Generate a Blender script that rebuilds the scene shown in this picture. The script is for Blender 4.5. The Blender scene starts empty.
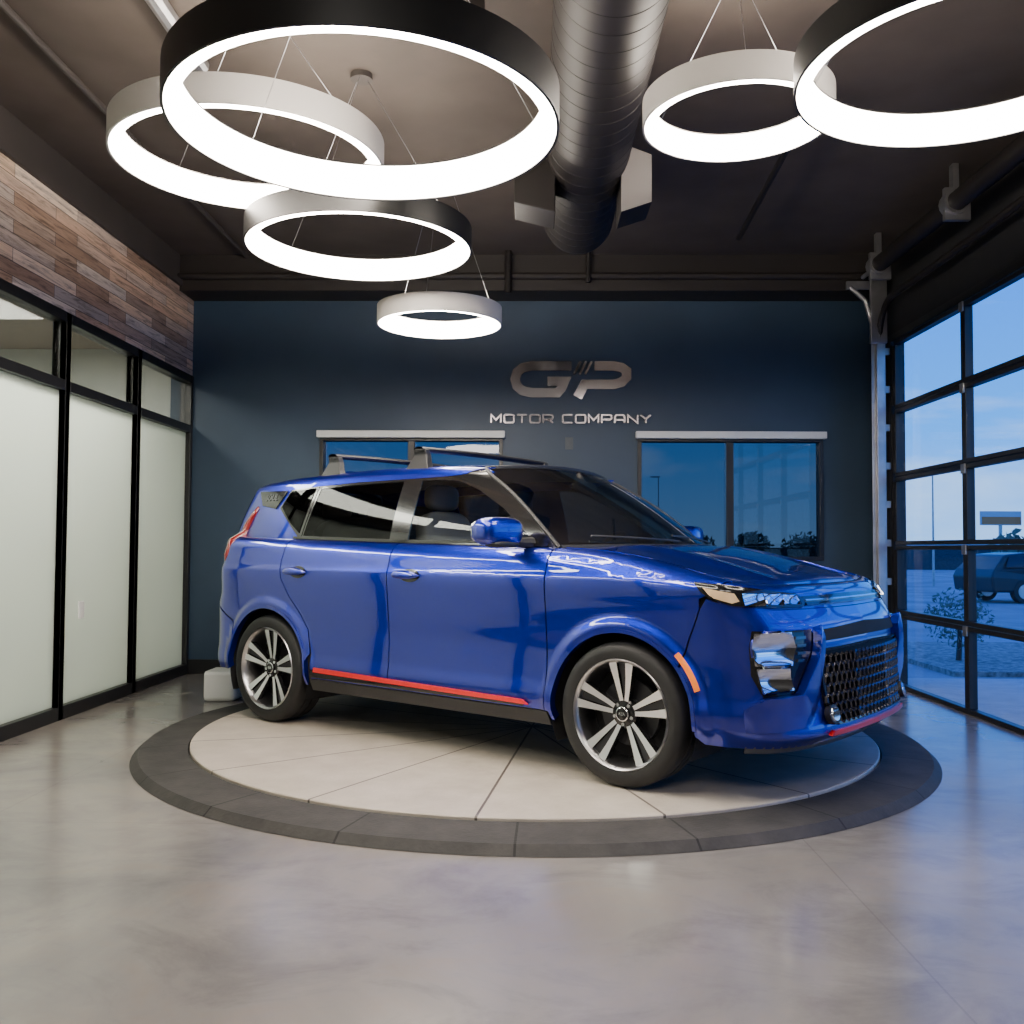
import bpy, bmesh, math, random
from mathutils import Vector, Matrix
from mathutils.geometry import tessellate_polygon
random.seed(3)
scene=bpy.context.scene
col=scene.collection
pi=math.pi
# ------------------------------------------------------------ helpers
def pchip(pts):
    xs=[p[0] for p in pts]; ys=[p[1] for p in pts]; n=len(xs)
    h=[xs[i+1]-xs[i] for i in range(n-1)]; d=[(ys[i+1]-ys[i])/h[i] for i in range(n-1)]
    m=[0]*n; m[0]=d[0]; m[-1]=d[-1]
    for i in range(1,n-1):
        if d[i-1]*d[i]<=0: m[i]=0
        else:
            w1=2*h[i]+h[i-1]; w2=h[i]+2*h[i-1]
            m[i]=(w1+w2)/(w1/d[i-1]+w2/d[i])
    def f(x):
        if x<=xs[0]: return ys[0]
        if x>=xs[-1]: return ys[-1]
        for i in range(n-1):
            if x<=xs[i+1]: break
        t=(x-xs[i])/h[i]
        return ((2*t**3-3*t*t+1)*ys[i]+(t**3-2*t*t+t)*h[i]*m[i]+(-2*t**3+3*t*t)*ys[i+1]+(t**3-t*t)*h[i]*m[i+1])
    return f
def sstep(a,b,x):
    t=max(0,min(1,(x-a)/(b-a))); return t*t*(3-2*t)
def prop(o,label=None,category=None,group=None,kind=None):
    if label: o["label"]=label
    if category: o["category"]=category
    if group: o["group"]=group
    if kind: o["kind"]=kind
    return o
def empty(name,loc=(0,0,0),rz=0,parent=None):
    o=bpy.data.objects.new(name,None); o.empty_display_size=.2
    o.location=loc; o.rotation_euler=(0,0,rz); o.parent=parent
    col.objects.link(o); return o
def finish(me,smooth,ang=35):
    if smooth:
        me.polygons.foreach_set('use_smooth',[True]*len(me.polygons))
        try: me.set_sharp_from_angle(angle=math.radians(ang))
        except Exception: pass
    me.update()
class MB:
    def __init__(s): s.v=[]; s.f=[]; s.m=[]
    def add(s,v,f,m=0):
        b=len(s.v); s.v+= [tuple(x) for x in v]; s.f+=[tuple(b+i for i in q) for q in f]; s.m+=[m]*len(f)
    def box(s,a,b,m=0,mat=None):
        x0,y0,z0=[min(p,q) for p,q in zip(a,b)]; x1,y1,z1=[max(p,q) for p,q in zip(a,b)]
        v=[Vector(p) for p in [(x0,y0,z0),(x1,y0,z0),(x1,y1,z0),(x0,y1,z0),(x0,y0,z1),(x1,y0,z1),(x1,y1,z1),(x0,y1,z1)]]
        if mat: v=[mat@p for p in v]
        s.add(v,[(0,3,2,1),(4,5,6,7),(0,1,5,4),(1,2,6,5),(2,3,7,6),(3,0,4,7)],m)
    def cyl(s,p0,p1,r0,r1=None,n=16,m=0,caps=True):
        if r1 is None: r1=r0
        p0=Vector(p0); p1=Vector(p1); d=(p1-p0).normalized()
        u=d.orthogonal().normalized(); w=d.cross(u)
        v=[]
        for k in range(n):
            a=2*pi*k/n; e=u*math.cos(a)+w*math.sin(a); v.append(p0+e*r0)
        for k in range(n):
            a=2*pi*k/n; e=u*math.cos(a)+w*math.sin(a); v.append(p1+e*r1)
        f=[(k,(k+1)%n,n+(k+1)%n,n+k) for k in range(n)]
        if caps: f+=[tuple(range(n-1,-1,-1)),tuple(range(n,2*n))]
        s.add(v,f,m)
    def tube(s,pts,r,n=10,m=0):
        pts=[Vector(p) for p in pts]; rings=[]
        up=None
        for i,p in enumerate(pts):
            d=(pts[min(i+1,len(pts)-1)]-pts[max(i-1,0)]).normalized()
            if up is None: up=d.orthogonal().normalized()
            else: up=(up-d*up.dot(d)).normalized()
            w=d.cross(up)
            rr=r[i] if isinstance(r,(list,tuple)) else r
            rings.append([p+(up*math.cos(2*pi*k/n)+w*math.sin(2*pi*k/n))*rr for k in range(n)])
        v=[q for R in rings for q in R]; f=[]
        for i in range(len(rings)-1):
            for k in range(n): f.append((i*n+k,i*n+(k+1)%n,(i+1)*n+(k+1)%n,(i+1)*n+k))
        f+=[tuple(range(n-1,-1,-1)),tuple((len(rings)-1)*n+k for k in range(n))]
        s.add(v,f,m)
    def lathe(s,prof,n=48,m=0,M=None,closed=False):
        M=M or Matrix.Identity(4); v=[];f=[]
        for (r,h) in prof:
            for k in range(n): v.append(M@Vector((r*math.cos(2*pi*k/n),r*math.sin(2*pi*k/n),h)))
        L=len(prof); R=range(L if closed else L-1)
        for i in R:
            j=(i+1)%L
            for k in range(n): f.append((i*n+k,i*n+(k+1)%n,j*n+(k+1)%n,j*n+k))
        s.add(v,f,m)
    def grid(s,F,nu,nv,m=0):
        v=[F(i/nu,j/nv) for i in range(nu+1) for j in range(nv+1)]
        f=[(i*(nv+1)+j,(i+1)*(nv+1)+j,(i+1)*(nv+1)+j+1,i*(nv+1)+j+1) for i in range(nu) for j in range(nv)]
        s.add(v,f,m)
    def blob(s,c,r,m=0,e=1.0,nu=24,nv=16,M=None):
        c=Vector(c)
        def p(x): return math.copysign(abs(x)**e,x)
        def F(u,v):
            a=2*pi*u; b=pi*(v-.5)
            q=Vector((r[0]*p(math.cos(a))*p(math.cos(b)),r[1]*p(math.sin(a))*p(math.cos(b)),r[2]*p(math.sin(b))))
            if M: q=M@q
            return c+q
        s.grid(F,nu,nv,m)
    def obj(s,name,mats,parent=None,smooth=False,ang=35,bevel=0,fixn=False):
        me=bpy.data.meshes.new(name); me.from_pydata(s.v,[],s.f)
        for k in (mats if isinstance(mats,(list,tuple)) else [mats]): me.materials.append(k)
        me.polygons.foreach_set('material_index',s.m)
        if fixn:
            bm=bmesh.new(); bm.from_mesh(me); bmesh.ops.remove_doubles(bm,verts=bm.verts,dist=1e-5)
            bmesh.ops.recalc_face_normals(bm,faces=bm.faces); bm.to_mesh(me); bm.free()
        finish(me,smooth,ang)
        o=bpy.data.objects.new(name,me); o.parent=parent; col.objects.link(o)
        if bevel:
            b=o.modifiers.new('b','BEVEL'); b.width=bevel; b.segments=2; b.limit_method='ANGLE'
        return o
# ------------------------------------------------------------ materials
def mat(name,color=(.5,.5,.5),rough=.5,metal=0,coat=0,emit=None,es=0,spec=None,noise=0,nscale=8,trans=0,cior=None):
    m=bpy.data.materials.new(name); m.use_nodes=True; nt=m.node_tree; b=nt.nodes['Principled BSDF']
    b.inputs['Base Color'].default_value=(*color,1); b.inputs['Roughness'].default_value=rough
    b.inputs['Metallic'].default_value=metal; b.inputs['Coat Weight'].default_value=coat
    b.inputs['Coat Roughness'].default_value=.01
    if cior: b.inputs['Coat IOR'].default_value=cior
    if spec is not None: b.inputs['Specular IOR Level'].default_value=spec
    if trans: b.inputs['Transmission Weight'].default_value=trans
    if emit: b.inputs['Emission Color'].default_value=(*emit,1); b.inputs['Emission Strength'].default_value=es
    if noise:
        tc=nt.nodes.new('ShaderNodeTexCoord'); n=nt.nodes.new('ShaderNodeTexNoise'); n.inputs['Scale'].default_value=nscale; n.inputs['Detail'].default_value=6
        nt.links.new(tc.outputs['Object'],n.inputs['Vector'])
        r=nt.nodes.new('ShaderNodeValToRGB'); r.color_ramp.elements[0].position=.3; r.color_ramp.elements[1].position=.7
        r.color_ramp.elements[0].color=(*[c*(1-noise) for c in color],1); r.color_ramp.elements[1].color=(*[min(1,c*(1+noise)) for c in color],1)
        nt.links.new(n.outputs['Fac'],r.inputs['Fac']); nt.links.new(r.outputs['Color'],b.inputs['Base Color'])
    return m
def glassmat(name,tint,gl=.1,rough=.0):
    m=bpy.data.materials.new(name); m.use_nodes=True; nt=m.node_tree; nt.nodes.clear()
    o=nt.nodes.new('ShaderNodeOutputMaterial'); t=nt.nodes.new('ShaderNodeBsdfTransparent'); g=nt.nodes.new('ShaderNodeBsdfGlossy'); mx=nt.nodes.new('ShaderNodeMixShader')
    t.inputs['Color'].default_value=(*tint,1); g.inputs['Roughness'].default_value=rough
    lw=nt.nodes.new('ShaderNodeLayerWeight'); lw.inputs['Blend'].default_value=.25
    mr=nt.nodes.new('ShaderNodeMapRange'); mr.inputs['To Min'].default_value=gl*.4; mr.inputs['To Max'].default_value=min(1,gl*5)
    nt.links.new(lw.outputs['Fresnel'],mr.inputs['Value'])
    nt.links.new(mr.outputs['Result'],mx.inputs['Fac']); nt.links.new(t.outputs[0],mx.inputs[1]); nt.links.new(g.outputs[0],mx.inputs[2]); nt.links.new(mx.outputs[0],o.inputs['Surface'])
    return m
BLUE=mat('blue_paint',(.0006,.015,.40),.34,.85,1.0,cior=1.7)
BLACK=mat('black_gloss',(.008,.008,.009),.15,0,.4)
MATTE=mat('black_plastic',(.018,.018,.02),.5)
DARK=mat('dark_inner',(.006,.006,.007),.8)
CHROME=mat('chrome',(.75,.76,.78),.12,1)
SATIN=mat('satin_metal',(.5,.5,.52),.28,1)
SPOKE=mat('machined_alloy',(.88,.88,.90),.30,.85)
GUN=mat('gunmetal',(.16,.16,.175),.25,1)
INSERT=mat('dark_grey_insert',(.05,.05,.055),.35,.5)
SKID=mat('grey_skid',(.10,.10,.11),.45,.2)
RUB=mat('tyre_rubber',(.011,.011,.012),.6,noise=.2,nscale=40)
RED=mat('red_accent',(.75,.012,.015),.3,0,.5)
TAIL=mat('red_lamp',(.22,.004,.008),.15,0,1)
AMBER=mat('amber_lens',(.9,.2,.02),.2,0,1,emit=(1,.25,.02),es=.4)
LENS=mat('headlamp_lens',(.86,.88,.92),.05,1,0)
DRL=mat('warm_lens',(.9,.62,.35),.15,.3,1,emit=(1,.7,.4),es=.15)
SEAT=mat('seat_fabric',(.12,.12,.125),.8)
CARGL=glassmat('car_glass',(.66,.70,.70),.07)
WSGL=glassmat('windscreen_glass',(.94,.97,.95),.16)
TINT=glassmat('privacy_glass',(.08,.082,.088),.045)
FRAME=mat('black_frame',(.012,.012,.013),.4)
WHITE=mat('white_paint',(.8,.8,.78),.5)
LAMPB=mat('lamp_black',(.012,.012,.012),.4)
LAMPW=mat('lamp_white',(.50,.48,.46),.4)
def emat(name,c,s):
    m=bpy.data.materials.new(name); m.use_nodes=True; nt=m.node_tree; nt.nodes.clear()
    o=nt.nodes.new('ShaderNodeOutputMaterial'); e=nt.nodes.new('ShaderNodeEmission'); e.inputs[0].default_value=(*c,1); e.inputs[1].default_value=s
    nt.links.new(e.outputs[0],o.inputs[0]); return m
GLOW=emat('lamp_diffuser',(1,.89,.76),54)
STEEL=mat('galvanised_steel',(.42,.42,.43),.4,.9,noise=.2,nscale=6)
DUCTM=mat('duct_black',(.014,.011,.010),.5,0)
BRONZE=mat('smoked_chrome',(.26,.25,.27),.12,1)
class N:
    def __init__(s,name):
        s.m=bpy.data.materials.new(name); s.m.use_nodes=True; s.t=s.m.node_tree; s.b=s.t.nodes['Principled BSDF']
    def n(s,typ,**kw):
        x=s.t.nodes.new(typ)
        for k,v in kw.items(): x.inputs[k.replace('_',' ')].default_value=v
        return x
    def l(s,a,b): s.t.links.new(a,b)
    def math(s,op,a,b=None):
        x=s.t.nodes.new('ShaderNodeMath'); x.operation=op
        for i,q in enumerate((a,b)):
            if q is None: continue
            if isinstance(q,(int,float)): x.inputs[i].default_value=q
            else: s.l(q,x.inputs[i])
        return x.outputs[0]
    def ramp(s,f,stops):
        r=s.t.nodes.new('ShaderNodeValToRGB'); e=r.color_ramp.elements
        while len(e)<len(stops): e.new(.5)
        for k,(p,c) in enumerate(stops): e[k].position=p; e[k].color=(*c,1)
        s.l(f,r.inputs['Fac']); return r.outputs['Color']
    def mix(s,f,a,b,bt='MIX'):
        x=s.t.nodes.new('ShaderNodeMix'); x.data_type='RGBA'; x.blend_type=bt
        for i,q in ((0,f),(6,a),(7,b)):
            if isinstance(q,(int,float)): x.inputs[i].default_value=q
            elif isinstance(q,tuple): x.inputs[i].default_value=(*q,1)
            else: s.l(q,x.inputs[i])
        return x.outputs[2]
def floor_mat():
    k=N('polished_concrete'); tc=k.n('ShaderNodeTexCoord')
    n1=k.n('ShaderNodeTexNoise',Scale=.6,Detail=9.0,Roughness=.6,Distortion=.7); k.l(tc.outputs['Object'],n1.inputs['Vector'])
    mp=k.n('ShaderNodeMapping'); mp.inputs['Scale'].default_value=(1,1.6,1); k.l(tc.outputs['Object'],mp.inputs['Vector'])
    n2=k.n('ShaderNodeTexNoise',Scale=1.6,Detail=12.0,Roughness=.70,Distortion=.6); k.l(mp.outputs[0],n2.inputs['Vector'])
    c1=k.ramp(n1.outputs['Fac'],[(.34,(.165,.158,.156)),(.5,(.225,.210,.198)),(.66,(.295,.268,.242))])
    c2=k.ramp(n2.outputs['Fac'],[(.32,(.68,.68,.70)),(.52,(1,1,1)),(.70,(1.06,.97,.89))])
    c=k.mix(.85,c1,c2,'MULTIPLY')
    sp=k.n('ShaderNodeSeparateXYZ'); k.l(tc.outputs['Object'],sp.inputs[0])
    def ln(o,per,off):
        f=k.math('FRACT',k.math('DIVIDE',k.math('ADD',o,off),per)); return k.math('LESS_THAN',k.math('ABSOLUTE',k.math('SUBTRACT',f,.5)),.0010)
    j=k.math('MAXIMUM',ln(sp.outputs[0],3.4,.6),ln(sp.outputs[1],3.4,1.1))
    c=k.mix(k.math('MULTIPLY',j,.2),c,(.05,.05,.05)); k.l(c,k.b.inputs['Base Color'])
    r=k.n('ShaderNodeMapRange'); r.inputs['To Min'].default_value=.12; r.inputs['To Max'].default_value=.30; k.l(n2.outputs['Fac'],r.inputs['Value']); k.l(r.outputs[0],k.b.inputs['Roughness'])
    k.b.inputs['Specular IOR Level'].default_value=.65
    bu=k.n('ShaderNodeBump',Strength=.04,Distance=.01); k.l(n2.outputs['Fac'],bu.inputs['Height']); k.l(bu.outputs[0],k.b.inputs['Normal'])
    return k.m
def radial_mat(name,c0,c1,nseg,rough,w=.006,seam=(.05,.045,.04),phase=0.):
    k=N(name); tc=k.n('ShaderNodeTexCoord')
    sp=k.n('ShaderNodeSeparateXYZ'); k.l(tc.outputs['Object'],sp.inputs[0])
    a=k.math('ARCTAN2',sp.outputs[1],sp.outputs[0])
    f=k.math('FRACT',k.math('ADD',k.math('MULTIPLY',a,nseg/(2*pi)),phase+10))
    d=k.math('MINIMUM',f,k.math('SUBTRACT',1.0,f))
    r=k.math('SQRT',k.math('ADD',k.math('POWER',sp.outputs[0],2.0),k.math('POWER',sp.outputs[1],2.0)))
    arc=k.math('MULTIPLY',k.math('MULTIPLY',d,2*pi/nseg),r)
    s_=k.math('LESS_THAN',arc,w)
    n=k.n('ShaderNodeTexNoise',Scale=5.0,Detail=10.0,Roughness=.65); k.l(tc.outputs['Object'],n.inputs['Vector'])
    c=k.ramp(n.outputs['Fac'],[(.3,c0),(.7,c1)])
    c=k.mix(s_,c,seam); k.l(c,k.b.inputs['Base Color']); k.b.inputs['Roughness'].default_value=rough
    n2=k.n('ShaderNodeTexNoise',Scale=60.0,Detail=5.0); k.l(tc.outputs['Object'],n2.inputs['Vector'])
    bu=k.n('ShaderNodeBump',Strength=.2,Distance=.01); k.l(n2.outputs['Fac'],bu.inputs['Height']); k.l(bu.outputs[0],k.b.inputs['Normal'])
    return k.m
def wood_mat():
    k=N('reclaimed_planks'); tc=k.n('ShaderNodeTexCoord'); sp=k.n('ShaderNodeSeparateXYZ'); k.l(tc.outputs['Object'],sp.inputs[0])
    cb=k.n('ShaderNodeCombineXYZ'); k.l(sp.outputs[1],cb.inputs[0]); k.l(sp.outputs[2],cb.inputs[1])
    br=k.n('ShaderNodeTexBrick'); br.inputs['Scale'].default_value=1; br.inputs['Brick Width'].default_value=.80; br.inputs['Row Height'].default_value=.086
    br.inputs['Mortar Size'].default_value=.0022; br.inputs['Color1'].default_value=(0,0,0,1); br.inputs['Color2'].default_value=(1,1,1,1); br.inputs['Mortar'].default_value=(.5,.5,.5,1)
    br.offset=.37; br.inputs['Bias'].default_value=0
    k.l(cb.outputs[0],br.inputs['Vector'])
    base=k.ramp(br.outputs['Color'],[(0,(.34,.22,.15)),(.2,(.70,.48,.33)),(.38,(.52,.46,.42)),(.55,(.90,.66,.46)),(.72,(.40,.28,.20)),(.86,(.76,.70,.64)),(1,(.95,.76,.58))])
    mp=k.n('ShaderNodeMapping'); mp.inputs['Scale'].default_value=(2.0,26,1); k.l(cb.outputs[0],mp.inputs['Vector'])
    n=k.n('ShaderNodeTexNoise',Scale=1.5,Detail=9.0,Roughness=.75,Distortion=.8); k.l(mp.outputs[0],n.inputs['Vector'])
    g=k.ramp(n.outputs['Fac'],[(.34,(.26,.24,.23)),(.52,(1,1,1)),(.72,(1.2,1.2,1.2))])
    c=k.mix(.95,base,g,'MULTIPLY')
    c=k.mix(br.outputs['Fac'],c,(.012,.008,.006)); k.l(c,k.b.inputs['Base Color']); k.b.inputs['Roughness'].default_value=.6
    bu=k.n('ShaderNodeBump',Strength=.5,Distance=.02); k.l(n.outputs['Fac'],bu.inputs['Height']); k.l(bu.outputs[0],k.b.inputs['Normal'])
    return k.m
def frost_mat():
    m=bpy.data.materials.new('frosted_glass'); m.use_nodes=True; nt=m.node_tree; nt.nodes.clear()
    o=nt.nodes.new('ShaderNodeOutputMaterial'); t=nt.nodes.new('ShaderNodeBsdfTranslucent'); g=nt.nodes.new('ShaderNodeBsdfPrincipled'); mx=nt.nodes.new('ShaderNodeMixShader')
    t.inputs[0].default_value=(.86,.91,.85,1); g.inputs['Base Color'].default_value=(.30,.33,.31,1); g.inputs['Roughness'].default_value=.10
    mx.inputs[0].default_value=.40
    nt.links.new(t.outputs[0],mx.inputs[1]); nt.links.new(g.outputs[0],mx.inputs[2]); nt.links.new(mx.outputs[0],o.inputs[0]); return m
FLOORM=floor_mat(); WOOD=wood_mat(); FROST=frost_mat()
TILE=radial_mat('turntable_tile',(.45,.395,.33),(.58,.52,.445),16,.45,.006,(.12,.10,.085),.3)
STONE=radial_mat('turntable_edge',(.022,.021,.021),(.055,.051,.048),20,.75,.005,(.006,.006,.006),.1)
NAVY=mat('navy_wall',(.028,.056,.098),.5,noise=.12,nscale=2)
CEIL=mat('dark_ceiling',(.082,.065,.054),.75,noise=.2,nscale=2)
DARKW=mat('dark_wall',(.05,.042,.037),.7,noise=.1,nscale=2)
OFFW=mat('office_wall',(.62,.64,.60),.7,noise=.04)
# ------------------------------------------------------------ room
XL,XR,YB,YF,ZC=-3.12,3.12,8.66,-3.0,3.72
F0=-.03
def struct(o,label): return prop(o,label,None,None,'structure')
b=MB(); b.box((XL-3.2,YF-.2,-.13),(XR+.12,YB+.15,F0)); struct(b.obj('floor',FLOORM),'polished grey mottled concrete showroom floor')
b=MB(); b.box((XL-.2,YF-.2,ZC),(XR+.2,YB+.2,ZC+.15)); struct(b.obj('ceiling',CEIL),'exposed ceiling painted dark brown black')
W1=(-1.93,-.25); W2=(.98,2.66); WZ=(1.03,2.14)
b=MB()
for (x0,x1,z0,z1) in [(XL-.2,W1[0],F0,ZC),(W1[1],W2[0],F0,ZC),(W2[1],XR+.2,F0,ZC),(W1[0],W1[1],F0,WZ[0]),(W1[0],W1[1],WZ[1],ZC),(W2[0],W2[1],F0,WZ[0]),(W2[0],W2[1],WZ[1],ZC)]:
    b.box((x0,YB,z0),(x1,YB+.14,z1))
struct(b.obj('wall_back',NAVY),'navy blue painted wall with two window openings')
b=MB(); b.box((XL-.2,YF-.15,F0),(XR+.2,YF,ZC)); struct(b.obj('wall_front',mat('front_wall',(.12,.108,.105),.7,noise=.05)),'plain wall closing the showroom')
b=MB(); b.box((XL-.12,YF,2.70),(XL,YB,3.47)); struct(b.obj('wall_left',WOOD),'reclaimed wood plank cladding above the office glazing')
b=MB(); b.box((XL-.12,YF,3.47),(XL,YB,ZC)); b.box((XL-.0,YF,3.44),(XL+.03,YB,3.49)); struct(b.obj('trim_1',DARKW),'dark band above the wood cladding')
b=MB(); b.box((XR,YF,2.98),(XR+.12,YB,ZC)); b.box((XR,8.24,F0),(XR+.12,YB,2.98)); b.box((XR,YF,F0),(XR+.12,1.6,2.98)); struct(b.obj('wall_right',mat('right_wall',(.02,.02,.022),.6,noise=.1)),'dark wall around the glazed overhead door')
b=MB(); b.box((XL,8.30,3.40),(XR,YB,ZC)); b.cyl((XL,8.27,3.52),(XR,8.27,3.52),.03,n=12); struct(b.obj('trim_2',mat('soffit',(.024,.019,.017),.6)),'dark soffit beam with conduit along the wall top')
b=MB(); b.box((XL,YB-.02,F0),(XR,YB,.1)); struct(b.obj('baseboard_back',FRAME),'black baseboard')
wn=0
ys=[8.64,7.47,6.30,5.13,3.96,2.79,1.62]
CLG=glassmat('clear_glass',(.85,.87,.85),.1)
for i in range(len(ys)-1):
    wn+=1; y1,y0=ys[i],ys[i+1]; b=MB(); x0,x1=XL-.09,XL+.01; w=.032
    for yy in (y0,y1): b.box((x0,yy-w,F0),(x1,yy+w,2.70))
    for (z0,z1) in ((F0,.06),(2.17,2.24),(2.63,2.70)): b.box((x0,y0+w,z0),(x1,y1-w,z1))
    o=struct(b.obj('window_%d'%wn,FRAME,bevel=.004),'black framed office glazing bay with frosted lower pane')
    g=MB(); g.box((XL-.045,y0+w,.06),(XL-.035,y1-w,2.17)); g.obj('frosted_pane',FROST,o)
    g=MB(); g.box((XL-.045,y0+w,2.24),(XL-.035,y1-w,2.63)); g.obj('clear_pane',CLG,o)
b=MB(); b.box((XL-.12,YF,F0),(XL,1.59,2.70)); struct(b.obj('wall_left_return',DARKW),'dark wall beside the office glazing')
b=MB(); b.box((XL-3.2,YF,F0),(XL-3.1,YB+.15,3.0)); b.box((XL-3.2,YB,F0),(XL-.2,YB+.15,3.0)); b.box((XL-3.2,YF-.1,F0),(XL-.12,YF,3.0)); struct(b.obj('wall_office',OFFW),'pale office wall behind the glazing')
b=MB(); b.box((XL-3.2,YF,2.95),(XL-.12,YB+.15,3.05)); struct(b.obj('ceiling_office',mat('office_ceiling',(.40,.34,.28),.8,noise=.05)),'pale office ceiling behind the glazing')
SCREEN=glassmat('screened_glass',(.30,.305,.31),.05)
for (a,c) in (W1,W2):
    wn+=1; b=MB(); y0,y1=YB-.02,YB+.10; w=.035; z0,z1=WZ
    b.box((a,y0,z0),(c,y1,z0+w)); b.box((a,y0,z1-w),(c,y1,z1)); b.box((a,y0,z0+w),(a+w,y1,z1-w)); b.box((c-w,y0,z0+w),(c,y1,z1-w))
    mid=(a+c)/2; b.box((mid-w*.9,y0+.02,z0+w),(mid+w*.9,y1,z1-w))
    o=struct(b.obj('window_%d'%wn,FRAME,bevel=.003),'black framed sliding window with mesh roller shade')
    g=MB(); g.box((a+w,YB+.06,z0+w),(mid-w,YB+.066,z1-w)); g.box((mid+w,YB+.06,z0+w),(c-w,YB+.066,z1-w)); g.obj('window_pane',SCREEN,o)
    s_=MB(); s_.box((a-.02,YB-.07,z1-.01),(c+.02,YB,z1+.055)); s_.obj('shade_cassette',WHITE,o,bevel=.006)
zs=[F0,.59,1.17,1.75,2.33,2.92]; yd=[8.15,6.85,5.65,4.45,3.25,2.05]
d=empty('door_1',(0,0,0)); struct(d,'black framed glass sectional overhead door')
DG=glassmat('door_glass',(.92,.95,.97),.03)
for r in range(5):
    b=MB(); z0,z1=zs[r],zs[r+1]; x0,x1=XR-.01,XR+.05; w=.036
    b.box((x0,yd[-1],z0+.003),(x1,yd[0],z0+w)); b.box((x0,yd[-1],z1-w),(x1,yd[0],z1-.003))
    for yy in yd: b.box((x0,yy-w,z0+w),(x1,yy+w,z1-w))
    for yy in yd[1:-1]: b.box((x0-.015,yy-.03,z1-.07),(x0,yy+.03,z1+.0),1)
    o=b.obj('door_section',[FRAME,STEEL],d,bevel=.003)
    g=MB()
    for k in range(5): g.box((XR+.018,yd[k+1]+w,z0+w),(XR+.024,yd[k]-w,z1-w))
    g.obj('glass_pane',DG,o)
b=MB(); b.box((XR-.02,8.19,F0),(XR+.0,8.24,2.98)); b.box((XR-.02,1.6,2.92),(XR,8.19,2.98)); struct(b.obj('trim_3',FRAME),'black jamb around the overhead door')
t=empty('door_track',(XR-.045,8.16,F0)); prop(t,'galvanised steel track of the overhead door','door track')
b=MB(); b.box((-.11,-.02,0),(-.05,.03,2.95)); b.box((-.14,.02,0),(-.02,.03,2.95)); b.obj('vertical_track',STEEL,t,bevel=.004)
for k in range(9):
    b=MB(); z=.2+k*.33; b.box((-.10,.03,z),(.02,.07,z+.06)); b.obj('bracket',STEEL,t,bevel=.003)
b=MB(); R=.32; arc=[(-.08, -R*(1-math.cos(a)), 2.95+R*math.sin(a)) for a in [k*pi/20 for k in range(11)]]
arc+=[(-.08,-R-1.0,2.95+R),(-.08,-6.0,2.95+R+.1)]
b.tube(arc,.028,8); b.obj('curved_track',DUCTM,t,smooth=True)
b=MB(); b.box((-.16,-.03,2.93),(-.02,.01,3.48)); b.box((-.36,-.02,3.40),(-.02,.01,3.47)); b.obj('end_plate',STEEL,t,bevel=.004)
b=MB(); b.tube([(-.33,-.01,3.42),(-.2,-.01,3.30),(-.13,-.01,3.05)],.02,6); b.obj('brace',STEEL,t)
t=empty('torsion_tube',(2.84,0,3.46)); prop(t,'black spring tube hung above the overhead door','door spring')
b=MB(); b.cyl((0,2,0),(0,8.1,0),.018,n=12); b.obj('shaft',STEEL,t,smooth=True)
b=MB(); b2=[]
for i in range(121): b2.append(((0.058 if i%2 else .066),4.2+3.5*i/120))
b.lathe(b2,20,0,Matrix.Rotation(-pi/2,4,'X')); b.obj('coil_spring',DUCTM,t,smooth=True,ang=60)
for yy in (6.35,7.75,4.1):
    b=MB(); b.box((-.07,yy-.02,-.12),(.10,yy+.02,.1)); b.cyl((0,yy-.05,0),(0,yy+.05,0),.085,n=16); b.box((-.02,yy-.03,.08),(.02,yy+.03,.26))
    b.obj('bearing_bracket',STEEL,t,smooth=True)
t=empty('ventilation_duct',(.33,0,3.44)); prop(t,'large black spiral round duct hung under the ceiling','duct')
b=MB(); pr=[]; n=64
for i in range(n):
    y0=-2+8.6*i/n; y1=-2+8.6*(i+1)/n; w=y1-y0
    pr+=[(.240,y0),(.240,y0+w*.93),(.2418,y0+w*.945),(.2418,y0+w*.985)]
pr+=[(.24,6.6),(.225,6.68),(.12,6.71),(.001,6.71)]
b.lathe(pr,56,0,Matrix.Rotation(-pi/2,4,'X')); b.obj('duct_body',DUCTM,t,smooth=True,ang=20)
GREY=mat('register_grey',(.40,.37,.35),.5)
for sx,xo in ((-1,.43),(1,.37)):
    b=MB(); xs_=[sx*.19,sx*xo]
    V8=[(xs_[0],5.45,-.36),(xs_[1],5.45,-.30),(xs_[1],5.45,-.02),(xs_[0],5.45,.05),(xs_[0],5.75,-.36),(xs_[1],5.75,-.30),(xs_[1],5.75,-.02),(xs_[0],5.75,.05)]
    b.v=V8; b.f=[(0,1,2,3),(4,7,6,5),(0,4,5,1),(1,5,6,2),(2,6,7,3),(3,7,4,0)]; b.m=[1 if sx>0 else 0,0,0,0,0,0]
    b.obj('side_register',[DUCTM,GREY],t,bevel=.006,fixn=True)
    for yy in (1,3,5,6.4):
        b=MB(); b.box((sx*.25,yy-.015,0),(sx*.258,yy+.015,.28)); b.obj('hanger_strap',DUCTM,t)
def pipe(pts,r,m,label):
    b=MB(); b.tube(pts,r,10); return prop(b.obj('ceiling_pipe',m,smooth=True),label,'pipe','ceiling pipes')
pipe([(-2.5,.5,3.68),(-2.5,8.2,3.68)],.02,DARKW,'dark conduit run along the ceiling')
pipe([(-1.75,2.0,3.67),(-1.75,4.9,3.67)],.045,STEEL,'pale round conduit under the ceiling')
pipe([(1.55,5.2,3.6),(1.65,7.5,3.6)],.02,DUCTM,'thin dark pipe under the ceiling')
pipe([(-.2,8.2,3.72),(-.2,8.2,3.35)],.03,DUCTM,'short dark drop pipe by the soffit')
pipe([(.5,8.22,3.72),(.5,8.22,3.45)],.02,DUCTM,'short dark drop pipe by the soffit')
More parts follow.
